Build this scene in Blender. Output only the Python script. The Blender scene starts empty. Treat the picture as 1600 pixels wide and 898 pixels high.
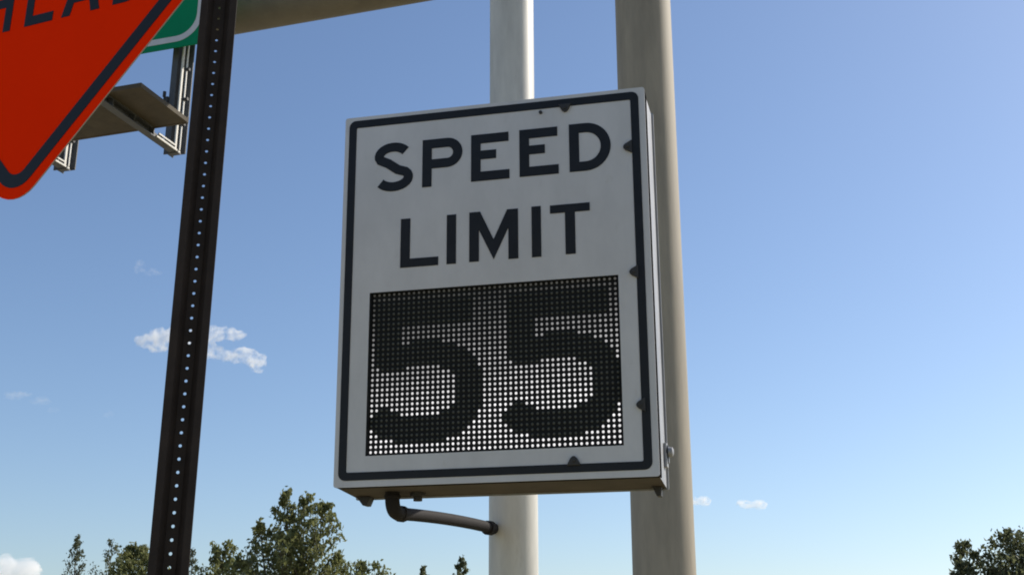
import bpy, bmesh, math, random
from math import sin, cos, pi, radians, sqrt
from mathutils import Vector, Matrix, Euler

S = bpy.context.scene
COL = S.collection
rnd = random.Random(7)

# ------------------------------------------------------------------ camera
cam_d = bpy.data.cameras.new("camera")
cam_d.sensor_fit = 'HORIZONTAL'
cam_d.angle = radians(46.06)
cam_d.clip_start = 0.05
cam_d.clip_end = 20000
cam = bpy.data.objects.new("camera", cam_d)
cam.location = (0, 0, 1.6)
cam.rotation_euler = (radians(90 + 17.797), 0, 0)
COL.objects.link(cam)
S.camera = cam

# ------------------------------------------------------------------ sky and sun
SUN_EL, SUN_AZ = radians(38), radians(63)      # azimuth to the right of the view direction (+Y)
W = bpy.data.worlds.new("World")
S.world = W
W.use_nodes = True
nt = W.node_tree
for n in list(nt.nodes):
    nt.nodes.remove(n)
sky = nt.nodes.new("ShaderNodeTexSky")
sky.sky_type = 'NISHITA'
sky.sun_disc = False
sky.sun_elevation = SUN_EL
sky.sun_rotation = SUN_AZ
sky.altitude = 200
sky.air_density = 1.0
sky.dust_density = 0.95
sky.ozone_density = 1.0
bg = nt.nodes.new("ShaderNodeBackground")
bg.inputs["Strength"].default_value = 0.101
wo = nt.nodes.new("ShaderNodeOutputWorld")
wb = nt.nodes.new("ShaderNodeMix")          # the camera's cool white balance
wb.data_type = 'RGBA'
wb.blend_type = 'MULTIPLY'
wb.inputs[0].default_value = 1.0
wb.inputs[7].default_value = (0.99, 1.075, 1.20, 1)
nt.links.new(sky.outputs[0], wb.inputs[6])
nt.links.new(wb.outputs[2], bg.inputs[0])
nt.links.new(bg.outputs[0], wo.inputs[0])

sun_d = bpy.data.lights.new("sun", 'SUN')
sun_d.energy = 4.8
sun_d.angle = radians(0.5)
sun_d.color = (1.0, 0.93, 0.82)
sun = bpy.data.objects.new("sun", sun_d)
sdir = Vector((sin(SUN_AZ) * cos(SUN_EL), cos(SUN_AZ) * cos(SUN_EL), sin(SUN_EL)))
sun.rotation_euler = sdir.to_track_quat('Z', 'Y').to_euler()
sun.location = (30, 20, 40)
COL.objects.link(sun)

S.view_settings.view_transform = 'Standard'
S.view_settings.look = 'None'
S.view_settings.gamma = 1.0
S.view_settings.exposure = 0.2
S.view_settings.use_curve_mapping = False
try:
    S.cycles.volume_bounces = 8
    S.cycles.filter_width = 1.9
    S.cycles.max_bounces = 12
    S.cycles.transparent_max_bounces = 12
except Exception:
    pass


# ------------------------------------------------------------------ helpers
def tag(o, label=None, cat=None, group=None, kind=None):
    if label: o["label"] = label
    if cat: o["category"] = cat
    if group: o["group"] = group
    if kind: o["kind"] = kind
    return o


def empty(name, mat=None, parent=None):
    o = bpy.data.objects.new(name, None)
    o.empty_display_size = 0.2
    COL.objects.link(o)
    if parent: o.parent = parent
    if mat is not None: o.matrix_local = mat
    return o


class MB:
    """collects vertices and faces of one mesh"""
    def __init__(self):
        self.v, self.f = [], []

    def add(self, vs, fs):
        b = len(self.v)
        self.v += [tuple(p) for p in vs]
        self.f += [tuple(i + b for i in f) for f in fs]

    def box(self, x0, x1, y0, y1, z0, z1, m=None):
        vs = [(x, y, z) for z in (z0, z1) for y in (y0, y1) for x in (x0, x1)]
        if m is not None: vs = [m @ Vector(p) for p in vs]
        self.add(vs, [(0, 2, 3, 1), (4, 5, 7, 6), (0, 1, 5, 4), (2, 6, 7, 3), (0, 4, 6, 2), (1, 3, 7, 5)])

    def prism(self, pts, z0, z1, m=None):
        """closed outline in x,y (counter-clockwise) drawn out from z0 to z1"""
        n = len(pts)
        vs = [(x, y, z0) for x, y in pts] + [(x, y, z1) for x, y in pts]
        if m is not None: vs = [m @ Vector(p) for p in vs]
        self.add(vs, [tuple(range(n - 1, -1, -1)), tuple(range(n, 2 * n))] +
                 [(i, (i + 1) % n, n + (i + 1) % n, n + i) for i in range(n)])

    def ring(self, outer, inner, z0, z1):
        """band between two outlines of the same length"""
        n = len(outer)
        vs = [(x, y, z) for z in (z0, z1) for p in (outer, inner) for x, y in p]
        fs = []
        for i in range(n):
            j = (i + 1) % n
            fs += [(2 * n + i, 2 * n + j, 3 * n + j, 3 * n + i), (i, n + i, n + j, j),
                   (i, j, 2 * n + j, 2 * n + i), (n + j, n + i, 3 * n + i, 3 * n + j)]
        self.add(vs, fs)

    def ribbon(self, pts, w, z0, z1):
        """open stroke of constant width along points in x,y"""
        n = len(pts)
        L, R = [], []
        for i, p in enumerate(pts):
            a = Vector(pts[max(i - 1, 0)]); b = Vector(pts[min(i + 1, n - 1)])
            d = (b - a).normalized(); nn = Vector((-d.y, d.x)) * w / 2
            L.append((p[0] + nn.x, p[1] + nn.y)); R.append((p[0] - nn.x, p[1] - nn.y))
        vs = [(x, y, z0) for x, y in L] + [(x, y, z0) for x, y in R] + [(x, y, z1) for x, y in L] + [(x, y, z1) for x, y in R]
        fs = []
        for i in range(n - 1):
            fs += [(i, i + 1, n + i + 1, n + i), (2 * n + i, 3 * n + i, 3 * n + i + 1, 2 * n + i + 1),
                   (i, 2 * n + i, 2 * n + i + 1, i + 1), (n + i, n + i + 1, 3 * n + i + 1, 3 * n + i)]
        fs += [(0, n, 3 * n, 2 * n), (n - 1, 3 * n - 1, 4 * n - 1, 2 * n - 1)]
        self.add(vs, fs)

    def tube(self, pts, rad, seg=12, cap=True):
        pts = [Vector(p) for p in pts]
        n = len(pts)
        rs = rad if isinstance(rad, (list, tuple)) else [rad] * n
        vs, prev = [], None
        for i, p in enumerate(pts):
            d = (pts[min(i + 1, n - 1)] - pts[max(i - 1, 0)])
            d = d.normalized() if d.length > 1e-9 else Vector((0, 0, 1))
            if prev is None:
                u = d.orthogonal().normalized()
            else:
                u = (prev - d * prev.dot(d)).normalized()
            prev = u
            w = d.cross(u)
            for k in range(seg):
                a = 2 * pi * k / seg
                vs.append(p + (u * cos(a) + w * sin(a)) * rs[i])
        fs = []
        for i in range(n - 1):
            for k in range(seg):
                k2 = (k + 1) % seg
                fs.append((i * seg + k, i * seg + k2, (i + 1) * seg + k2, (i + 1) * seg + k))
        if cap:
            fs += [tuple(range(seg - 1, -1, -1)), tuple((n - 1) * seg + k for k in range(seg))]
        self.add(vs, fs)

    def build(self, name, mat, parent=None, smooth=False, bevel=0, angle=35):
        me = bpy.data.meshes.new(name)
        me.from_pydata(self.v, [], self.f)
        bm = bmesh.new(); bm.from_mesh(me)
        bmesh.ops.recalc_face_normals(bm, faces=bm.faces)
        bm.to_mesh(me); bm.free()
        me.update()
        o = bpy.data.objects.new(name, me)
        COL.objects.link(o)
        if mat: me.materials.append(mat)
        if parent: o.parent = parent
        if smooth:
            me.shade_smooth()
            try: me.set_sharp_from_angle(angle=radians(angle))
            except Exception: pass
        if bevel:
            b = o.modifiers.new("bevel", 'BEVEL'); b.width = bevel; b.segments = 2; b.limit_method = 'ANGLE'
            b.angle_limit = radians(40)
        return o


def arc(cx, cy, rx, ry, a0, a1, n):
    return [(cx + rx * cos(radians(a0 + (a1 - a0) * i / n)), cy + ry * sin(radians(a0 + (a1 - a0) * i / n))) for i in range(n + 1)]


def rrect(x0, x1, y0, y1, r, n=6):
    return (arc(x1 - r, y0 + r, r, r, -90, 0, n) + arc(x1 - r, y1 - r, r, r, 0, 90, n) +
            arc(x0 + r, y1 - r, r, r, 90, 180, n) + arc(x0 + r, y0 + r, r, r, 180, 270, n))


# ------------------------------------------------------------------ materials
def mat(name, col, rough=0.6, metal=0.0, var=0.15, scale=8.0, bump=0.0, bscale=60.0, col2=None, stretch=None, spec=0.5, spots=0.0, spotcol=(0.1, 0.07, 0.05), spotscale=20):
    m = bpy.data.materials.new(name); m.use_nodes = True
    t = m.node_tree; N = t.nodes; Lk = t.links
    b = N["Principled BSDF"]
    b.inputs["Roughness"].default_value = rough
    b.inputs["Metallic"].default_value = metal
    b.inputs["Specular IOR Level"].default_value = spec
    tc = N.new("ShaderNodeTexCoord"); src = tc.outputs["Object"]
    if stretch:
        mp = N.new("ShaderNodeMapping"); mp.inputs["Scale"].default_value = stretch
        Lk.new(src, mp.inputs[0]); src = mp.outputs[0]
    nz = N.new("ShaderNodeTexNoise"); nz.inputs["Scale"].default_value = scale; nz.inputs["Detail"].default_value = 6
    nz.inputs["Roughness"].default_value = 0.65
    Lk.new(src, nz.inputs["Vector"])
    cr = N.new("ShaderNodeValToRGB")
    cr.color_ramp.elements[0].position = 0.3; cr.color_ramp.elements[1].position = 0.7
    c2 = col2 if col2 else tuple(c * (1 - var) for c in col)
    c1 = tuple(min(1, c * (1 + var * 0.6)) for c in col)
    cr.color_ramp.elements[0].color = (*c2, 1); cr.color_ramp.elements[1].color = (*c1, 1)
    Lk.new(nz.outputs[0], cr.inputs[0])
    out = cr.outputs[0]
    if spots:
        n2 = N.new("ShaderNodeTexNoise"); n2.inputs["Scale"].default_value = spotscale; n2.inputs["Detail"].default_value = 5
        n2.inputs["Roughness"].default_value = 0.7
        Lk.new(src, n2.inputs["Vector"])
        r2 = N.new("ShaderNodeValToRGB")
        r2.color_ramp.elements[0].position = 0.62; r2.color_ramp.elements[1].position = 0.75
        r2.color_ramp.elements[0].color = (0, 0, 0, 1); r2.color_ramp.elements[1].color = (spots, spots, spots, 1)
        Lk.new(n2.outputs[0], r2.inputs[0])
        mx = N.new("ShaderNodeMix"); mx.data_type = 'RGBA'
        Lk.new(r2.outputs[0], mx.inputs[0]); Lk.new(out, mx.inputs[6]); mx.inputs[7].default_value = (*spotcol, 1)
        out = mx.outputs[2]
    Lk.new(out, b.inputs["Base Color"])
    mr = N.new("ShaderNodeMapRange")
    mr.inputs[3].default_value = max(0.02, rough - 0.08); mr.inputs[4].default_value = min(1, rough + 0.1)
    Lk.new(nz.outputs[0], mr.inputs[0]); Lk.new(mr.outputs[0], b.inputs["Roughness"])
    if bump:
        n3 = N.new("ShaderNodeTexNoise"); n3.inputs["Scale"].default_value = bscale; n3.inputs["Detail"].default_value = 4
        Lk.new(src, n3.inputs["Vector"])
        bp = N.new("ShaderNodeBump"); bp.inputs["Strength"].default_value = bump; bp.inputs["Distance"].default_value = 0.01
        Lk.new(n3.outputs[0], bp.inputs["Height"]); Lk.new(bp.outputs[0], b.inputs["Normal"])
    return m


M = {}
M['white_sheet'] = mat("white_sheeting", (0.57, 0.565, 0.57), 0.5, var=0.10, scale=4, stretch=(1.3, .6, 1), spots=0.3, spotcol=(0.40, 0.38, 0.33), spotscale=14, bump=0.02, bscale=300)
M['black_film'] = mat("black_film", (0.012, 0.014, 0.018), 0.5, var=0.3, scale=12, spec=0.25)
M['rubber'] = mat("black_rubber", (0.012, 0.012, 0.013), 1.0, var=0.3, scale=12, spec=0.0)
M['alu'] = mat("aluminium_housing", (0.31, 0.31, 0.32), 0.5, 0.2, var=0.25, scale=9, bump=0.05, spots=0.6, spotcol=(0.17, 0.14, 0.11), stretch=(1, .35, 1), spotscale=16)
M['galv'] = mat("galvanised_pole", (0.56, 0.54, 0.49), 0.5, 0.0, var=0.16, scale=12, bump=0.06, bscale=30, stretch=(1, 1, 0.2), spots=0.35, spotcol=(0.36, 0.32, 0.26), spotscale=16)
M['upright'] = mat("weathered_upright", (0.31, 0.268, 0.205), 0.7, 0.0, var=0.24, scale=6, bump=0.08, bscale=25, stretch=(1, 1, 0.16), spots=0.45, spotcol=(0.24, 0.19, 0.13), spotscale=7)
M['gantry'] = mat("weathered_gantry_steel", (0.15, 0.13, 0.095), 0.65, 0.1, var=0.2, scale=4, bump=0.06, spots=0.4, spotcol=(0.2, 0.15, 0.1), spotscale=6)
M['post'] = mat("brown_painted_steel", (0.036, 0.026, 0.021), 0.7, 0.0, var=0.3, scale=18, bump=0.08, bscale=120, spots=0.5, spotcol=(0.06, 0.036, 0.024), spotscale=40, spec=0.2)
M['orange'] = mat("orange_sheeting", (1.0, 0.03, 0.003), 0.6, var=0.04, scale=4, spec=0.0)
M['green'] = mat("green_sheeting", (0.002, 0.22, 0.095), 0.5, var=0.08, scale=3, spec=0.1)
M['conduit'] = mat("conduit_pvc", (0.024, 0.021, 0.021), 0.75, 0.0, spec=0.15, var=0.2, scale=20, bump=0.04)
M['dark_metal'] = mat("dark_metal", (0.035, 0.033, 0.032), 0.6, 0.1, var=0.3, scale=30, spots=0.5, spotcol=(0.12, 0.06, 0.03), spotscale=50)
M['display'] = mat("display_mask", (0.012, 0.013, 0.013), 0.8, var=0.3, scale=40, spec=0.2)
M['hanger'] = mat("dull_hanger_steel", (0.09, 0.092, 0.095), 0.6, 0.2, var=0.25, scale=8, spots=0.4, spotcol=(0.12, 0.09, 0.06), spotscale=10)
M['catwalk'] = mat("catwalk_steel", (0.085, 0.07, 0.05), 0.75, var=0.3, scale=5, spots=0.5, spotcol=(0.06, 0.045, 0.03), spotscale=9, spec=0.2)
M['under_shade'] = mat("shade_painted_underside", (0.08, 0.066, 0.056), 0.8, var=0.3, scale=7, spots=0.5, spotcol=(0.08, 0.06, 0.045), spotscale=14, spec=0.2)  # dark brown, the shade under the sign box is painted into this colour
M['bark'] = mat("bark", (0.11, 0.085, 0.06), 0.9, var=0.35, scale=6, bump=0.5, bscale=20, stretch=(1, 1, 0.25))
M['asphalt'] = mat("concrete_road", (0.34, 0.31, 0.26), 0.9, var=0.25, scale=2, bump=0.3, bscale=120)
M['paint'] = mat("road_paint", (0.75, 0.75, 0.72), 0.7, var=0.1, scale=6)
M['grass'] = mat("verge_grass", (0.28, 0.23, 0.125), 0.95, var=0.3, scale=0.6, bump=0.6, bscale=30, col2=(0.22, 0.205, 0.095))


def leaf_mat(name, col, col2):
    m = bpy.data.materials.new(name); m.use_nodes = True
    t = m.node_tree; N = t.nodes; Lk = t.links
    b = N["Principled BSDF"]; out = N["Material Output"]
    g = N.new("ShaderNodeNewGeometry")
    cr = N.new("ShaderNodeValToRGB")
    cr.color_ramp.elements[0].color = (*col, 1); cr.color_ramp.elements[1].color = (*col2, 1)
    Lk.new(g.outputs["Random Per Island"], cr.inputs[0])
    Lk.new(cr.outputs[0], b.inputs["Base Color"])
    b.inputs["Roughness"].default_value = 0.6
    b.inputs["Specular IOR Level"].default_value = 0.3
    tr = N.new("ShaderNodeBsdfTranslucent")
    Lk.new(cr.outputs[0], tr.inputs[0])
    mx = N.new("ShaderNodeMixShader"); mx.inputs[0].default_value = 0.5
    Lk.new(b.outputs[0], mx.inputs[1]); Lk.new(tr.outputs[0], mx.inputs[2]); Lk.new(mx.outputs[0], out.inputs[0])
    return m


M['leaf_olive'] = leaf_mat("leaf_olive", (0.125, 0.14, 0.05), (0.24, 0.245, 0.10))
M['leaf_dark'] = leaf_mat("leaf_dark", (0.08, 0.092, 0.045), (0.17, 0.178, 0.085))
M['leaf_grey'] = leaf_mat("leaf_grey", (0.08, 0.095, 0.06), (0.15, 0.165, 0.10))


def led_mat():
    m = bpy.data.materials.new("led"); m.use_nodes = True
    t = m.node_tree; N = t.nodes
    b = N["Principled BSDF"]
    b.inputs["Base Color"].default_value = (0.085, 0.088, 0.075, 1)
    b.inputs["Roughness"].default_value = 0.45
    b.inputs["Specular IOR Level"].default_value = 0.3
    a = N.new("ShaderNodeAttribute"); a.attribute_name = "glow"
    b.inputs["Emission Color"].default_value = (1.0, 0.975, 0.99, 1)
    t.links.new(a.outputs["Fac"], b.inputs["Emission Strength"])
    return m


M['led'] = led_mat()

# ------------------------------------------------------------------ ground and road
def frame(az, origin):
    """x to the right along a face turned by az, y away from the viewer, z up"""
    ex = Vector((cos(az), -sin(az), 0)); ey = Vector((sin(az), cos(az), 0)); ez = Vector((0, 0, 1))
    m = Matrix((ex, ey, ez)).transposed().to_4x4(); m.translation = Vector(origin)
    return m


g = MB(); R_ = 9000
g.add([(-R_, -R_, 0), (R_, -R_, 0), (R_, R_, 0), (-R_, R_, 0)], [(0, 1, 2, 3)])
tag(g.build("ground", M['grass']), kind="structure")

GANTRY = frame(0.31, (-3.5275, 11.5, 0))
rd = MB(); rd.add([GANTRY @ Vector(p) for p in [(-13, -300, 0.004), (-0.8, -300, 0.004), (-0.8, 900, 0.004), (-13, 900, 0.004)]], [(0, 1, 2, 3)])
tag(rd.build("road", M['asphalt']), kind="structure")
ln = MB()
for x in (-3.2, -11.8):
    ln.add([GANTRY @ Vector(p) for p in [(x, -300, 0.008), (x + .12, -300, 0.008), (x + .12, 900, 0.008), (x, 900, 0.008)]], [(0, 1, 2, 3)])
for k in range(40):
    y = -60 + k * 12
    ln.add([GANTRY @ Vector(p) for p in [(-7.5, y, 0.008), (-7.38, y, 0.008), (-7.38, y + 3, 0.008), (-7.5, y + 3, 0.008)]], [(0, 1, 2, 3)])
tag(ln.build("road_markings", M['paint']), kind="structure")


# ------------------------------------------------------------------ letters
def letter_mesh(ch, x0, x1, y0, y1, w, z0, z1):
    b = MB()
    W_, H_ = x1 - x0, y1 - y0
    if ch == 'E':
        b.prism([(x0, y0), (x1, y0), (x1, y0 + w), (x0 + w, y0 + w), (x0 + w, y0 + H_ * .46), (x0 + W_ * .655, y0 + H_ * .46),
                 (x0 + W_ * .655, y0 + H_ * .46 + w * .95), (x0 + w, y0 + H_ * .46 + w * .95), (x0 + w, y1 - w), (x1 - W_ * .02, y1 - w), (x1 - W_ * .02, y1), (x0, y1)], z0, z1)
    elif ch == 'L':
        b.prism([(x0, y0), (x1, y0), (x1, y0 + w * .9), (x0 + w, y0 + w * .9), (x0 + w, y1), (x0, y1)], z0, z1)
    elif ch == 'I':
        b.prism([(x0, y0), (x1, y0), (x1, y1), (x0, y1)], z0, z1)
    elif ch == 'T':
        c = (x0 + x1) / 2
        b.prism([(c - w / 2, y0), (c + w / 2, y0), (c + w / 2, y1 - w * .85), (x1, y1 - w * .85), (x1, y1), (x0, y1), (x0, y1 - w * .85), (c - w / 2, y1 - w * .85)], z0, z1)
    elif ch == 'H':
        m_ = (y0 + y1) / 2
        b.prism([(x0, y0), (x0 + w, y0), (x0 + w, m_ - w / 2), (x1 - w, m_ - w / 2), (x1 - w, y0), (x1, y0), (x1, y1), (x1 - w, y1), (x1 - w, m_ + w / 2), (x0 + w, m_ + w / 2), (x0 + w, y1), (x0, y1)], z0, z1)
    elif ch == 'M':
        c = (x0 + x1) / 2
        b.prism([(x0, y0), (x0 + w, y0), (x0 + w, y0 + H_ * .63), (c, y0 + H_ * .02), (x1 - w, y0 + H_ * .63), (x1 - w, y0), (x1, y0), (x1, y1), (x1 - w * 1.12, y1), (c, y0 + H_ * .42), (x0 + w * 1.12, y1), (x0, y1)], z0, z1)
    elif ch == 'P':
        b.prism([(x0, y0), (x0 + w, y0), (x0 + w, y1), (x0, y1)], z0, z1)
        bh = H_ * .62; r = bh / 2
        ro = r - w / 2
        pts = [(x0 + w, y1 - w / 2)] + arc(x1 - r, y1 - r, ro, ro, 90, -90, 14) + [(x0 + w, y1 - bh + w / 2)]
        b.ribbon(pts, w, z0, z1)
    elif ch == 'D':
        b.prism([(x0, y0), (x0 + w, y0), (x0 + w, y1), (x0, y1)], z0, z1)
        r = H_ / 2 - w / 2; rx = W_ * .60 - w / 2
        pts = [(x0 + w, y1 - w / 2)] + arc(x1 - w / 2 - rx, (y0 + y1) / 2, rx, r, 90, -90, 18) + [(x0 + w, y0 + w / 2)]
        b.ribbon(pts, w, z0, z1)
    elif ch == 'S':
        cx = (x0 + x1) / 2
        rx = W_ / 2 - w / 2; ry = H_ * .2755 - w / 2
        yt = y1 - w / 2 - ry; yb = y0 + w / 2 + ry
        pts = arc(cx - W_ * .02, yt, rx * .94, ry, 28, 215, 14)[:-1]
        pts += [(cx - rx * .36, yt - ry * .93 + .004), (cx + rx * .28, yb + ry * .93 - .002)]
        pts += arc(cx, yb, rx, ry, 35, -150, 14)
        b.ribbon(pts, w, z0, z1)
    elif ch == 'A':
        c = (x0 + x1) / 2; h = w * 1.12
        def xl(y): return x0 + (c - h / 2 - x0) * (y - y0) / H_
        def xi(y): return x0 + h + (c - x0 - h) * (y - y0) / (H_ * .80)
        yb0, yb1, ya = y0 + H_ * .20, y0 + H_ * .20 + w, y0 + H_ * .80
        for s in (1, -1):
            f = (lambda x: x) if s == 1 else (lambda x: 2 * c - x)
            q = [(f(xl(y0)), y0), (f(xi(y0)), y0), (f(xi(yb0)), yb0), (f(xi(yb1)), yb1), (c, ya), (c, y1), (f(xl(y1)), y1)]
            b.prism(q if s == 1 else q[::-1], z0, z1)
        b.prism([(xi(yb0), yb0), (2 * c - xi(yb0), yb0), (2 * c - xi(yb1), yb1), (xi(yb1), yb1)], z0, z1)
    return b


# ------------------------------------------------------------------ speed limit sign
# local frame of the sign: x to the right, y up the face, z out of the face towards the viewer
az, lean = 0.232114, 0.0295
ex = Vector((cos(az), -sin(az), 0)); n0 = Vector((-sin(az), -cos(az), 0)); up = Vector((0, 0, 1))
nn = n0 * cos(lean) - up * sin(lean); yy = up * cos(lean) + n0 * sin(lean)
SGN = Matrix((ex, yy, nn)).transposed().to_4x4(); SGN.translation = Vector((-0.07906, 4.350158, 3.00975))
sgn = empty("speed_limit_sign", SGN)
tag(sgn, "white electronic speed limit sign showing 55, in a shallow metal box", "traffic sign")

hx, hy, dp = 0.610, 0.747, 0.255
# housing with a rear edge hanging slightly lower, a folded lip round the front
h = MB()
h.add([(-hx + .004, -hy + .004, -.006), (hx - .004, -hy + .004, -.006), (hx - .004, hy - .004, -.006), (-hx + .004, hy - .004, -.006),
       (-hx + .004, -hy - .014, -dp), (hx - .004, -hy - .014, -dp), (hx - .004, hy - .004, -dp), (-hx + .004, hy - .004, -dp)],
      [(4, 5, 6, 7), (1, 2, 6, 5), (2, 3, 7, 6), (3, 0, 4, 7)])
housing = h.build("housing", M['alu'], sgn, bevel=0.003)
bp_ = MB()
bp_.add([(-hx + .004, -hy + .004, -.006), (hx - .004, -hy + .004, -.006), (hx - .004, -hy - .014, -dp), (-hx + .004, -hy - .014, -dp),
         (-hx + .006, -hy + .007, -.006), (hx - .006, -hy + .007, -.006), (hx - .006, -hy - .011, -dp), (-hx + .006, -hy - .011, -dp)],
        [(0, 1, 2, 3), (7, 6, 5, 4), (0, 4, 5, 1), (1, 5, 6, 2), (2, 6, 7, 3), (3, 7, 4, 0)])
bp_.build("bottom_panel", M['under_shade'], sgn)
lip = MB(); lip.ring(rrect(-hx + .001, hx - .001, -hy + .001, hy - .001, .006, 3), rrect(-hx + .012, hx - .012, -hy + .012, hy - .012, .004, 3), -.075, -.0045)
lip.build("gasket", M['rubber'], sgn)
back = MB(); back.ring(rrect(-hx - .004, hx + .004, -hy - .020, hy + .002, .006, 3), rrect(-hx + .03, hx - .03, -hy + .03, hy - .03, .004, 3), -dp - .006, -dp + .002)
back.build("rear_flange", M['alu'], sgn)

fp = MB(); DX0, DX1, DY0, DY1 = -.487, .4862, -.633, .0005
o_ = rrect(-hx, hx, -hy, hy, .010, 4)
i_ = rrect(DX0, DX1, DY0, DY1, .001, 4)
fp.ring(o_, i_, -.004, 0.0)
face = fp.build("face_panel", M['white_sheet'], sgn)
bd = MB(); bd.ring(rrect(-.592, .586, -.7225, .731, .028, 6), rrect(-.5605, .5545, -.6925, .699, .006, 6), .0002, .0022)
bd.build("border", M['black_film'], face)
LW = .0385
for ch, a, b_, y0, y1 in [('S', -.481, -.3185, .412, .6195), ('P', -.280, -.1155, .417, .617), ('E', -.080, .0745, .4215, .617), ('E', .115, .2695, .4225, .618), ('D', .312, .4735, .4235, .6205),
                          ('L', -.3645, -.2105, .092, .292), ('I', -.177, -.1395, .0925, .2925), ('M', -.0865, .107, .094, .2945), ('I', .160, .1965, .0935, .2965), ('T', .2325, .386, .095, .2945)]:
    letter_mesh(ch, a, b_, y0, y1, LW, .0002, .0022).build("letter", M['black_film'], face)
# dark clips that hold the face panel along the inner edge of the border
for (x, y, r_) in [(.299, .6935, 0), (.541, .504, 90), (.548, .006, 90), (.5555, -.491, 90), (.305, -.684, 180)]:
    c = MB(); a = radians(r_)
    m_ = Matrix.Translation((x, y, 0)) @ Matrix.Rotation(-a, 4, 'Z')
    c.prism([(-.026, .014), (-.012, -.012), (-.004, -.019), (.004, -.019), (.012, -.012), (.026, .014)], .0003, .011, m_)
    c.tube([m_ @ Vector((0, -.003, .011)), m_ @ Vector((0, -.003, .016))], .007, 8)
    c.build("clip", M['dark_metal'], face, bevel=.002)
c = MB(); c.tube([(.202, .684, .0003), (.202, .684, .008)], .007, 8); c.build("rivet", M['dark_metal'], face)

# display: recessed mask, reveal, 48 x 32 lamps
dpn = MB(); dpn.box(DX0 - .012, DX1 + .012, DY0 - .012, DY1 + .012, -.05, -.0165)
disp = dpn.build("display_panel", M['display'], sgn)
rv = MB(); rv.ring(rrect(DX0 + .0002, DX1 - .0002, DY0 + .0002, DY1 - .0002, .001, 2), rrect(DX0 + .005, DX1 - .005, DY0 + .004, DY1 - .004, .001, 2), -.0162, -.001)
rv.build("display_frame", M['display'], sgn)
DARK = {}
def dk(r0, r1, *spans):
    for r in range(r0, r1 + 1): DARK[r] = spans
dk(2, 6, (0, 18)); dk(7, 9, (0, 4)); dk(10, 10, (0, 4), (7, 12)); dk(11, 11, (0, 15)); dk(12, 12, (0, 17)); dk(13, 13, (0, 18))
dk(14, 14, (0, 19)); dk(15, 15, (1, 5), (13, 19)); dk(16, 16, (15, 20)); dk(17, 22, (16, 20)); dk(23, 23, (1, 2), (15, 20))
dk(24, 24, (0, 4), (13, 19)); dk(25, 25, (-1, 19)); dk(26, 26, (-1, 18)); dk(27, 27, (0, 17)); dk(28, 28, (1, 16)); dk(29, 29, (4, 13))
led = MB(); glow = []
for r in range(32):
    for c_ in range(48):
        off = any(a <= c_ - o0 <= b_ for o0 in (1, 27) for a, b_ in DARK.get(r, ()))
        x = DX0 + .0148 + c_ * (DX1 - DX0 - .0295) / 47
        y = DY1 - .0085 - r * (DY1 - DY0 - .0235) / 31
        rx = .0050; ry = .0056
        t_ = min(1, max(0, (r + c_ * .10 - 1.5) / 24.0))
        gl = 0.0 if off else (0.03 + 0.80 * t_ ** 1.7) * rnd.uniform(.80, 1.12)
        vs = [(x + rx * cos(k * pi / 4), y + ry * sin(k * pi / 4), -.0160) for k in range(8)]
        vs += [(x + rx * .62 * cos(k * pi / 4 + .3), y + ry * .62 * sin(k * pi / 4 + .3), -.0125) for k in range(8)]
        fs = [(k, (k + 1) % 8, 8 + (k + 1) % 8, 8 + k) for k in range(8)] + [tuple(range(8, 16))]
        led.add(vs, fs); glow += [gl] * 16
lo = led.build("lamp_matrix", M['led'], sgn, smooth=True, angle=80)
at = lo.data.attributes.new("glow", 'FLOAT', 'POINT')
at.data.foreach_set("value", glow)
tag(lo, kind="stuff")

# foot brackets under the rear edge, a latch, a cable gland
for x in (-.566, .575):
    fb = MB()
    w_ = .036 if x < 0 else .022
    fb.prism([(x - w_, -hy - .010), (x - w_ * .7, -hy - .016), (x - .002, -hy - .046), (x + .014, -hy - .046), (x + w_ * .8, -hy - .012)], -dp - .004, -dp + .05)
    fb.build("foot_bracket", M['dark_metal'], sgn, bevel=.002)
la = MB()
la.box(hx - .003, hx + .008, -.69, -.60, -.235, -.19)
la.box(hx + .006, hx + .014, -.675, -.632, -.222, -.208)
lat = la.build("latch", M['alu'], sgn, bevel=.002)
la = MB(); la.tube([(hx + .006, -.632, -.215), (hx + .012, -.632, -.215)], .026, 14); la.build("washer", M['black_film'], lat, smooth=True)
la = MB(); la.tube([(hx + .012, -.632, -.215), (hx + .027, -.632, -.215), (hx + .031, -.632, -.215)], [.019, .017, .009], 12); la.build("knob", M['alu'], lat, smooth=True)
cg = MB()
cg.tube([(-.333, -hy - .004, -.17), (-.333, -hy - .022, -.17)], .030, 6)
cg.tube([(-.333, -hy - .022, -.17), (-.333, -hy - .040, -.17)], .018, 8)
cg.build("cable_gland", M['dark_metal'], sgn, smooth=True, bevel=.0015)

# arms that carry the box on the pole behind
INV = SGN.inverted()
POLE = Vector((0.004, 5.6, 0))
for zl in (.38, -.42):
    ar = MB()
    pw = Vector((POLE.x, POLE.y, 0)); base = SGN @ Vector((.06, zl, -dp))
    for dx in (-.13, .09):
        ar.box(dx, dx + .04, 0, 0.06, -.03, .03, INV @ frame(az, base + Vector((0, 0, 0))))
    end = Vector((POLE.x, POLE.y - .115, base.z))
    ar.tube([INV @ base, INV @ end], .035, 8)
    ar.tube([INV @ (Vector((POLE.x, POLE.y, base.z - .05))), INV @ Vector((POLE.x, POLE.y, base.z + .05))], .124, 20)
    ar.build("mounting_arm", M['galv'], sgn)

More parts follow.
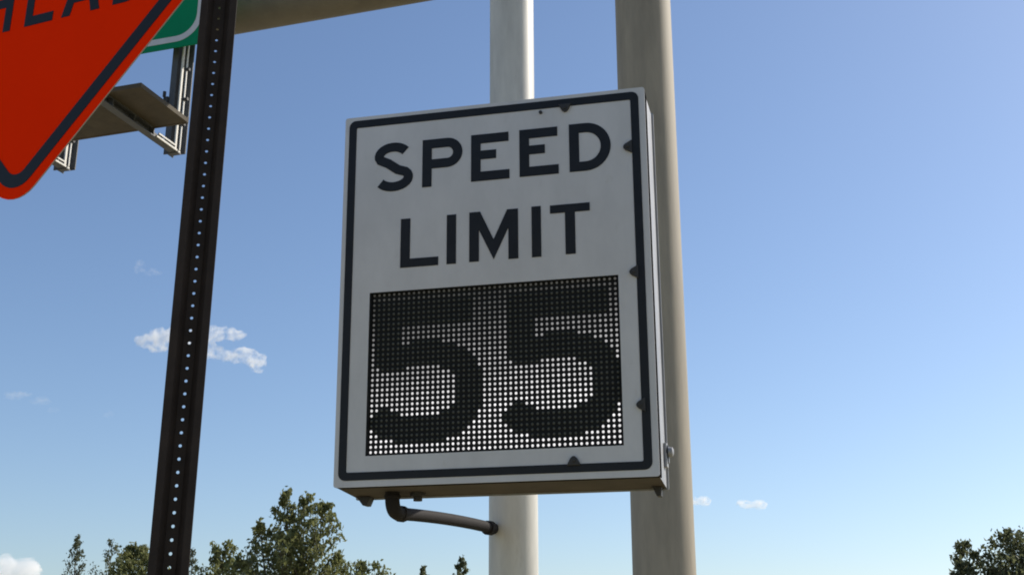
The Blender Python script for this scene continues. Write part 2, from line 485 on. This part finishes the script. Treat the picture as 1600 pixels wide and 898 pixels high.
# conduit from the box to the pole
cd = MB()
top = Vector((-.428, -hy - .005, -.15)); top_w = SGN @ top
end_w = Vector((-.083, 5.52, 2.228))
corner = Vector((top_w.x, top_w.y, 2.186))
hd = (end_w - corner).normalized()
pts = [top_w, Vector((top_w.x, top_w.y, corner.z + .055))]
for i in range(1, 8):
    t_ = i / 8; a = Vector((top_w.x, top_w.y, corner.z + .055)); c_ = corner + hd * .06
    pts.append((1 - t_) ** 2 * a + 2 * t_ * (1 - t_) * corner + t_ ** 2 * c_)
pts.append(corner + hd * .075)
cd.tube([INV @ p for p in pts], .0285, 14)
pipe0 = corner + hd * .07
mid_ = (pipe0 + end_w) / 2 + Vector((0, 0, .012))
pl = [pipe0 + (end_w - pipe0) * (k / 8) + Vector((0, 0, .035 * (k / 8) * (1 - k / 8))) for k in range(9)]
cd.tube([INV @ p for p in pl], .0250, 14)
con = cd.build("conduit", M['conduit'], sgn, smooth=True, angle=50)
for p, d, r_, l_ in [(corner + hd * .062, hd, .0315, .03), (end_w - hd * .075, hd, .032, .045), (Vector((top_w.x, top_w.y, top_w.z - .012)), Vector((0, 0, -1)), .0325, .012)]:
    k = MB(); k.tube([INV @ p, INV @ (p + d * l_)], r_, 14)
    k.build("collar", M['conduit'], con, smooth=True, bevel=.002)

# ------------------------------------------------------------------ pole of the speed sign
pole = empty("steel_pole", Matrix.Translation(POLE))
tag(pole, "round grey steel pole directly behind the speed limit box, bright along its sunny edge", "pole")
p = MB(); p.tube([(.008, 0, 0.03), (0, 0, 3.4), (-.012, 0, 6.6)], [.1125, .1135, .1155], 48); p.build("shaft", M['galv'], pole, smooth=True)
p = MB(); p.tube([(-.012, 0, 6.6), (-.012, 0, 6.63), (-.012, 0, 6.66)], [.122, .122, .07], 32); p.build("cap", M['galv'], pole, smooth=True)
p = MB(); p.prism(rrect(-.22, .22, -.22, .22, .02), 0.0, .03); p.build("base_plate", M['galv'], pole)
for sx in (-.17, .17):
    for sy in (-.17, .17):
        p = MB(); p.tube([(sx, sy, .03), (sx, sy, .08)], .016, 6); p.build("anchor_bolt", M['dark_metal'], pole)

# ------------------------------------------------------------------ sign gantry
gan = empty("sign_gantry", GANTRY)
tag(gan, "tan steel overhead gantry, thick round upright on the right, beam and catwalk at top left", "gantry")
HZ = 6.7524
BZ = HZ + 1.65 + .24
for x in (4.90, -15.0):
    u = MB(); u.tube([(x + .004, .5, .0), (x, .5, 9.1)], [.268, .272], 56)
    ob = u.build("upright", M['upright'], gan, smooth=True)
    u = MB(); u.tube([(x, .5, 9.1), (x, .5, 9.16)], [.29, .24], 40); u.build("upright_cap", M['upright'], gan, smooth=True)
bm_ = MB(); bm_.tube([(-15, .5, BZ), (-10, .5, BZ + .004), (4.9, .5, BZ)], .24, 40); bm_.build("beam", M['gantry'], gan, smooth=True)


def hanger(x):
    a = MB()
    z0, z1 = HZ, HZ + 4.0
    # rolled section: two flanges and a web
    a.box(x - .105, x - .035, -.012, 0, z0, z1)
    a.box(x - .105, x + .080, .10, .112, z0 + .03, z1)
    a.box(x - .066, x - .056, 0, .10, z0, z1)
    hg = a.build("hanger", M['hanger'], gan)
    a = MB(); a.box(x + .010, x + .026, -.01, .02, z0 + .01, z1); a.box(x + .078, x + .090, -.02, -.004, z0 + .02, z1)
    a.build("hanger_rail", M['galv'], gan)
    for zb, dx in [(.60, .11), (.31, .10), (.95, .1)]:
        k = MB(); k.tube([(x + .06, -.015, z0 + zb), (x + dx + .022, -.015, z0 + zb)], .020, 6)
        k.build("bolt", M['dark_metal'], hg)
    k = MB(); k.box(x - .16, x - .105, -.03, .02, z0 + .57, z0 + .66); k.tube([(x - .15, -.03, z0 + .66), (x - .15, -.03, z0 + .72)], .018, 6)
    k.build("clip", M['dark_metal'], hg)
    # arm below the catwalk: an open channel with stiffeners
    a = MB()
    a.box(x - .022, x - .012, -1.27, .0, HZ, HZ + .098)
    a.box(x - .012, x + .060, -1.27, .0, HZ, HZ + .010)
    a.box(x - .012, x + .050, -1.27, -.45, HZ + .088, HZ + .098)
    for y in (-.05, -.15, -.28, -.42, -.75, -1.1):
        a.box(x - .012, x + .050, y - .006, y + .006, HZ + .010, HZ + .088)
    ar_ = a.build("arm", M['hanger'], gan)
    a = MB(); a.box(x - .03, x + .08, -.03, .03, HZ - .012, HZ); a.build("arm_plate", M['hanger'], gan)
    a = MB(); a.box(x + .062, x + .076, -.40, .02, HZ + .004, HZ + .022); a.box(x + .056, x + .070, -.36, -.06, HZ + .050, HZ + .066); a.build("arm_strip", M['galv'], gan)


hanger(0.0)
hanger(-1.362)
# catwalk: boards side by side, seen from below
NB = 1
a = MB(); a.box(-3.4, .43, -1.22, -.43, HZ + .1, HZ + .150)
cw = a.build("catwalk", M['catwalk'], gan, bevel=.004)
a = MB(); a.box(-3.4, .428, -.428, -.40, HZ + .098, HZ + .165); a.build("toe_strip", M['catwalk'], gan)
for x in (.03, -1.33):
    a = MB(); a.tube([(x - .10, -1.24, HZ + .09), (x - .10, -1.24, HZ + .26)], .025, 8); a.box(x - .06, x - .02, -1.25, -1.21, HZ + .08, HZ + .2)
    a.build("rail_stub", M['dark_metal'], gan)

# green guide sign hanging on the gantry
GS = GANTRY @ Matrix.Translation((0, 0, HZ)) @ Matrix.Rotation(radians(90), 4, 'X')      # x right, y up, z towards the viewer
gs = empty("guide_sign", GS)
tag(gs, "large green guide sign with pale rounded border, hanging from the gantry behind the orange sign", "highway sign")
a = MB(); a.prism(rrect(-4.2, .385, 1.155, 4.3, .02, 3), .15, .156); a.prism(rrect(-4.2, .385, 1.155, 4.3, .02, 3), .120, .1499)
a = MB(); a.prism(rrect(-4.2, .385, 1.155, 4.3, .02, 3), .135, .150)
gp = a.build("panel", M['green'], gs)
a = MB(); a.ring(rrect(-4.12, .3143, 1.222, 4.22, .30, 10), rrect(-4.05, .2443, 1.290, 4.15, .235, 10), .1503, .1525)
a.build("border", M['white_sheet'], gp)
a = MB()
for y in (1.35, 2.2, 3.1, 4.0): a.box(-4.15, .36, y - .03, y + .03, .095, .134)
a.build("stringer", M['galv'], gs)
for x in (-.05, -1.41):
    for y in (1.35, 2.2, 3.1, 4.0):
        a = MB(); a.box(x - .05, x + .05, y - .04, y + .04, .013, .094); a.build("clamp", M['galv'], gs)

# ------------------------------------------------------------------ steel channel post close to the camera
post = empty("channel_post", Matrix.Translation((-0.6595, 2.335, 0)) @ Matrix.Rotation(radians(0.72), 4, 'Y') @ Matrix.Rotation(radians(1.6), 4, 'X') @ Matrix.Rotation(radians(12), 4, 'Z') @ Matrix.Diagonal((.94, 1, 1, 1)))
tag(post, "dark brown perforated steel channel post standing in front of the green sign", "sign post")
# section in x,y (y away from the viewer): flanges in front, web set back
ZT, PIT = 4.35, .0254
sec_f = [(-.0395, .006), (-.0395, 0), (-.024, 0), (-.0125, .022)]
a = MB()
outer = [(-.0395, .0), (-.0240, .0), (-.0125, .0225), (-.0125, .0262), (-.0150, .0262), (-.0262, .0040), (-.0395, .0040)]
a.prism(outer, 0, ZT); a.prism([(-x, y) for x, y in outer][::-1], 0, ZT)
a.build("flange", M['post'], post, bevel=.0013)
a = MB(); nh = int(ZT / PIT)
x0, y0, y1 = .01245, .0216, .0261
for i in range(nh):
    zc = (i + .5) * PIT; hz = PIT / 2; rr = .0034
    oc = [(rr * cos(pi / 4 * k + pi / 8), zc + rr * sin(pi / 4 * k + pi / 8)) for k in range(8)]
    sq = [(x0, zc + hz * .42), (x0 * .42, zc + hz), (-x0 * .42, zc + hz), (-x0, zc + hz * .42), (-x0, zc - hz * .42), (-x0 * .42, zc - hz), (x0 * .42, zc - hz), (x0, zc - hz * .42)]
    # snap to the square outline
    vs = [(x, y, z) for y in (y0, y1) for lst in (sq, oc) for x, z in lst]
    fs = []
    for k in range(8):
        j = (k + 1) % 8
        fs += [(k, j, 8 + j, 8 + k), (16 + k, 24 + k, 24 + j, 16 + j), (8 + k, 8 + j, 24 + j, 24 + k)]
    b0 = len(vs)
    for q, (cx_, cz_) in enumerate([(x0, zc + hz), (-x0, zc + hz), (-x0, zc - hz), (x0, zc - hz)]):
        vs += [(cx_, y0, cz_), (cx_, y1, cz_)]
    for q, (k, j) in enumerate([(0, 1), (2, 3), (4, 5), (6, 7)]):
        fs += [(k, b0 + 2 * q, j), (16 + k, 16 + j, b0 + 2 * q + 1)]
    a.add(vs, fs)
a.build("web", M['post'], post)

# ------------------------------------------------------------------ orange diamond sign
az2, roll2, lean2 = 0.4636, -0.0553, 0.0319
K = 1.3339
a_ = Vector((cos(az2), -sin(az2), 0)); n_ = Vector((-sin(az2), -cos(az2), 0))
n2 = n_ * cos(lean2) - up * sin(lean2); z2 = up * cos(lean2) + n_ * sin(lean2)
e2 = a_ * cos(roll2) + z2 * sin(roll2); z3 = -a_ * sin(roll2) + z2 * cos(roll2)
DM = Matrix((e2, z3, n2)).transposed().to_4x4()
DM.translation = Vector((-.8114 * K, 1.8343 * K, 1.6 + (2.9705 - 1.6) * K))
dia = empty("road_work_sign", DM)
tag(dia, "orange diamond warning sign with black border, lettering ending in AHEAD", "warning sign")


def diamond(half, r):
    """square on its corner; half = half side, r = corner radius"""
    q = rrect(-half, half, -half, half, r, 8)
    c_ = sqrt(.5)
    return [((x - y) * c_, (x + y) * c_) for x, y in q]


hs = .6096
a = MB(); a.prism(diamond(hs - .0006, .0894), -.004, -.0003); a.build("back_plate", M['alu'], dia)
a = MB(); a.prism(diamond(hs, .09), -.0002, .0)
dpnl = a.build("panel", M['orange'], dia)
a = MB(); a.ring(diamond(hs - .026, .066), diamond(hs - .057, .036), .0002, .0014)
a.build("border", M['black_film'], dpnl)
bl = -.3965
for ch, x0_, x1_ in [('A', -.327, -.211), ('H', -.187, -.093), ('E', -.0455, .0445), ('A', .073, .190), ('D', .230, .325)]:
    letter_mesh(ch, x0_, x1_, bl, bl + .152, .0235, .0002, .0014).build("letter", M['black_film'], dpnl)
# bracket to the post behind it
pm = DM.inverted() @ post.matrix_local
for z in (3.20, 3.75):
    q = pm @ Vector((0, 0, z))
    a = MB(); a.box(q.x - .07, q.x + .07, q.y - .03, q.y + .03, min(q.z - .0, -.02), -.0045)
    a.build("bracket", M['dark_metal'], dia)
    k = MB(); k.tube([(q.x, q.y, -.004), (q.x, q.y, .006)], .011, 8); k.build("bolt", M['dark_metal'], dpnl)


# ------------------------------------------------------------------ trees
def limb_cluster(r, tr, tips, hgt, lx, ly, crown_w, crown_low, shape, limbs, upright, full):
    """one leader with its limbs and twigs; collects the places where leaves grow"""
    fork = full * .16
    axis = [Vector((lx * max(0, (hgt * .95 * k / 7 - fork) / (hgt * .95 - fork)) + r.uniform(-.12, .12) * (k > 0), ly * k / 7 + r.uniform(-.12, .12) * (k > 0), hgt * .95 * k / 7)) for k in range(8)]
    tr.tube(axis, [max(.015, full * .016 * (1 - k / 7.4)) for k in range(8)], 7)
    prof_pts = {'tall': [(.20, .35), (.33, .72), (.45, 1.0), (.56, 1.0), (.68, .88), (.77, .82), (.86, .74), (.93, .50), (.97, .26), (1.0, .08)],
                'spire': [(.2, .4), (.4, 1.0), (.6, .85), (.8, .5), (.93, .24), (1, .06)],
                'flame': [(.2, .4), (.4, .9), (.6, 1.0), (.8, .85), (.93, .55), (1, .22)],
                'round': [(.18, .4), (.35, .9), (.55, 1.0), (.75, .9), (.88, .68), (.96, .4), (1, .15)]}[shape]

    def prof(t):
        for (t0, p0), (t1, p1) in zip(prof_pts, prof_pts[1:]):
            if t <= t1:
                return p0 + (p1 - p0) * max(0, (t - t0) / (t1 - t0))
        return prof_pts[-1][1]
    for i in range(limbs):
        t = crown_low + (1.0 - crown_low) * ((i + r.random()) / limbs) ** .9
        ang = i * 2.39996 + r.uniform(-.5, .5)
        ln_ = crown_w * .5 * prof(t) * (1 - .55 * r.random() ** 2.2) * r.uniform(.9, 1.1)
        rise = upright * ln_ * r.uniform(.6, 1.3)
        zb = max(hgt * .14, hgt * t - rise)
        k = min(6, int(zb / hgt / .95 * 7)); fr = zb / hgt / .95 * 7 - k
        base = axis[k].lerp(axis[k + 1], min(1, max(0, fr)))
        end = Vector((lx * min(1, .35 + .65 * t) + cos(ang) * ln_, ly * t + sin(ang) * ln_, hgt * t))
        mid = base.lerp(end, .5) + Vector((r.uniform(-.1, .1), r.uniform(-.1, .1), -rise * .10))
        rad = hgt * .0055 * (1.15 - t)
        tr.tube([base, mid, end], [rad + .012, rad * .6 + .008, .006], 5)
        for f in (.35, .55, .75, .9, 1.0):
            p_ = base.lerp(mid, f * 2) if f < .5 else mid.lerp(end, f * 2 - 1)
            tips.append((p_, .5 + .5 * f, ln_))
            # twigs
            if f > .5:
                for _ in range(2):
                    q = p_ + Vector((r.uniform(-1, 1), r.uniform(-1, 1), r.uniform(-.1, 1.1))) * ln_ * .26
                    if q.z < hgt * 1.01:
                        tr.tube([p_, q], [.010, .004], 3, cap=False)
                        tips.append((q, .9, ln_))
    tips.append((axis[-1], 1, .3)); tips.append((axis[-1] + Vector((0, 0, hgt * .05)), 1, .3))


def tree(px, py, height, crown_w, crown_low, label, leaf, seed, shape='round', leaves=3500, size=.22, limbs=26, upright=.6, group="trees along the horizon", leaders=None):
    r = random.Random(seed)
    root = empty("tree", Matrix.Translation((px, py, 0)))
    tag(root, label, "tree", group)
    tr = MB(); lf = MB()
    tips = []
    crown_w0 = crown_w
    for (lx, ly, lh, lwf, nf) in (leaders or [(0, 0, 1, 1, 1)]):
        limb_cluster(r, tr, tips, height * lh, lx, ly, crown_w0 * lwf, crown_low, shape, int(limbs * nf), upright, height)
    per = max(2, leaves // len(tips))
    for p_, wgt, ln_ in tips:
        sg = (.09 + .06 * ln_) * r.uniform(.7, 1.3)
        nl = int(per * r.uniform(.35, 1.6))
        for _ in range(nl):
            c_ = p_ + Vector([max(-1.7, min(1.7, r.gauss(0, 1))) * sg for _k in range(3)])
            s_ = size * r.uniform(.5, 1.2)
            rot = Euler((r.uniform(0, 6.3), r.uniform(0, 6.3), r.uniform(0, 6.3))).to_matrix()
            u_ = rot @ Vector((s_, 0, 0)); v_ = rot @ Vector((0, s_ * .55, 0)); w_ = rot @ Vector((0, 0, s_ * .14))
            lf.add([c_ - u_ * .5, c_ + v_ * .5 + w_, c_ + u_ * .5, c_ - v_ * .5 + w_], [(0, 1, 2), (0, 2, 3)])
    tr.build("trunk", M['bark'], root)
    lf_me = bpy.data.meshes.new("crown"); lf_me.from_pydata(lf.v, [], lf.f); lf_me.update()
    lf_me.materials.append(leaf)
    c_o = bpy.data.objects.new("crown", lf_me); COL.objects.link(c_o); c_o.parent = root
    return root


def at(px, Y):
    """ground point at distance Y whose bearing is that of the picture column px (1600 wide)"""
    return (px - 800) / 1881.8 * (Y * .952 + 2.5)


tree(at(458, 60), 60, 10.35, 5.7, .22, "tall ragged olive green tree left of the speed sign, tallest on the horizon", M['leaf_olive'], 3, 'tall', 18000, .26, 60, 1.0,
     leaders=[(-.35, 0, 1.0, .46, .5), (.5, .6, .985, .40, .5), (1.6, -.3, .94, .50, .6), (-1.6, .3, .85, .42, .4), (2.3, .5, .70, .46, .4), (-2.4, -.4, .68, .46, .4), (0, 0, .80, .95, .8)])
tree(at(352, 72), 72, 9.0, 2.9, .22, "narrow pointed dark tree just right of the channel post", M['leaf_olive'], 11, 'flame', 4200, .30, 40, 2.0)
tree(at(118, 95), 95, 11.9, 3.0, .22, "slender sparse grey green tree left of the channel post, near the white cloud bank", M['leaf_grey'], 5, 'spire', 2000, .27, 40, .9)
tree(at(172, 95), 95, 11.4, 3.2, .22, "thin wispy tree between the slender grey tree and the round olive crown", M['leaf_grey'], 21, 'flame', 1600, .27, 34, 1.2)
tree(at(220, 70), 70, 8.55, 4.2, .22, "dense round olive tree touching the left edge of the channel post", M['leaf_olive'], 8, 'round', 8000, .28, 60, .5)
tree(at(299, 98), 98, 11.1, 2.4, .22, "thin pale tree close against the right edge of the channel post", M['leaf_grey'], 31, 'spire', 1500, .27, 30, .9)
tree(at(573, 80), 80, 8.5, 4.6, .22, "low rounded tree below the conduit elbow, right of the tall tree", M['leaf_olive'], 14, 'flame', 4500, .30, 44, .7)
tree(at(660, 100), 100, 9.9, 3.2, .22, "small tree tip barely showing under the conduit", M['leaf_dark'], 17, 'spire', 2000, .30, 30, .8)
tree(at(722, 90), 90, 9.7, 3.6, .22, "small dark treetop just left of the grey steel pole", M['leaf_dark'], 19, 'spire', 2400, .30, 34, .8)
tree(at(1572, 58), 58, 8.15, 6.8, .20, "bushy dark tree at the lower right corner of the picture", M['leaf_dark'], 23, 'round', 17000, .25, 70, .5,
     leaders=[(-.1, 0, 1.0, .55, .7), (-2.2, .4, .93, .36, .5), (1.6, -.3, 1.0, .5, .6), (-2.7, -.2, .80, .34, .4), (0, 0, .85, .95, .8)])


# ------------------------------------------------------------------ clouds
def cloud_mat(name, dens, nscale, thr):
    m = bpy.data.materials.new(name); m.use_nodes = True
    t = m.node_tree; N = t.nodes; Lk = t.links
    N.remove(N["Principled BSDF"])
    v = N.new("ShaderNodeVolumePrincipled")
    v.inputs["Color"].default_value = (1, 1, 1, 1)
    v.inputs["Anisotropy"].default_value = 0.3
    tc = N.new("ShaderNodeTexCoord")
    nz = N.new("ShaderNodeTexNoise"); nz.inputs["Scale"].default_value = nscale; nz.inputs["Detail"].default_value = 4
    nz.inputs["Roughness"].default_value = 0.5
    Lk.new(tc.outputs["Object"], nz.inputs["Vector"])
    mr = N.new("ShaderNodeMapRange"); mr.inputs[1].default_value = thr; mr.inputs[2].default_value = thr + .42
    mr.inputs[3].default_value = 0; mr.inputs[4].default_value = dens
    Lk.new(nz.outputs[0], mr.inputs[0]); Lk.new(mr.outputs[0], v.inputs["Density"])
    Lk.new(v.outputs[0], N["Material Output"].inputs["Volume"])
    return m


def cloud(label, lobes, dist, dens, thr=.42, seed=1, group="small clouds in the blue sky"):
    """lobes: (bearing column, row, half width, half height) in pixels of the 1600 wide picture, at one distance"""
    r = random.Random(seed)
    k = dist / 1881.8
    p_ = radians(17.797)
    def pos(x, y):
        u_, v_ = (x - 800) / 1881.8, (449 - y) / 1881.8
        return Vector((u_, cos(p_) - v_ * sin(p_), sin(p_) + v_ * cos(p_))) * dist + Vector((0, 0, 1.6))
    cen = sum((pos(l[0], l[1]) for l in lobes), Vector()) / len(lobes)
    bm = bmesh.new()
    for (x, y, rx, ry) in lobes:
        c_ = pos(x, y) - cen
        for j in range(5):
            dx, dz = (0, 0) if j == 0 else (r.uniform(-.55, .55) * rx * k, r.uniform(-.5, .5) * ry * k)
            s_ = 1 if j == 0 else r.uniform(.5, .8)
            m_ = Matrix.Translation(c_ + Vector((dx, r.uniform(-.4, .4) * rx * k, dz))) @ Matrix.Diagonal((rx * k * s_, max(rx * .6, ry) * k * s_, ry * k * s_, 1))
            bmesh.ops.create_icosphere(bm, subdivisions=3, radius=1, matrix=m_)
    me = bpy.data.meshes.new("cloud"); bm.to_mesh(me); bm.free()
    o = bpy.data.objects.new("cloud", me); COL.objects.link(o); o.location = cen
    ry = min(l[3] for l in lobes)
    rm = o.modifiers.new("merge", 'REMESH'); rm.mode = 'VOXEL'; rm.voxel_size = max(ry * k * .16, 2)
    tx = bpy.data.textures.new("billow", 'CLOUDS'); tx.noise_scale = ry * k * 1.1; tx.noise_depth = 4
    dm = o.modifiers.new("billow", 'DISPLACE'); dm.texture = tx; dm.strength = ry * k * 1.5; dm.mid_level = .62; dm.texture_coords = 'LOCAL'
    me.materials.append(cloud_mat("cloud_vapour", dens, 1.0 / (ry * k * 1.1), thr))
    tag(o, label, "cloud", group)
    return o


cloud("white broken cloud passing behind the channel post, largest of the small clouds", [(225, 530, 18, 14), (248, 530, 24, 20), (285, 526, 30, 19), (335, 519, 22, 14), (362, 521, 24, 10), (318, 545, 22, 17), (345, 552, 20, 11), (378, 556, 22, 15), (402, 567, 18, 17)], 2600, .075, .41, 2)
cloud("faint wisp of cloud high beside the left edge of the channel post", [(219, 416, 9, 11), (238, 425, 16, 6)], 2600, .016, .42, 3)
cloud("thin streak of cloud near the left border, above the trees", [(30, 617, 24, 6), (62, 626, 18, 6), (85, 640, 10, 5)], 2800, .014, .42, 4)
cloud("very faint scrap of cloud between the thin streak and the channel post", [(170, 646, 10, 7)], 2800, .008, .42, 6)
cloud("small white cloud touching the right edge of the tan gantry upright", [(1096, 783, 17, 8), (1082, 781, 10, 7)], 3500, .08, .38, 7)
cloud("small flat white cloud standing free, right of the tan gantry upright", [(1165, 787, 16, 7), (1185, 789, 16, 8)], 3500, .08, .38, 8)
cloud("bright cumulus bank low in the lower left corner", [(8, 886, 18, 26), (45, 890, 28, 20), (20, 920, 60, 30), (-40, 900, 40, 40)], 5000, .04, .34, 9)
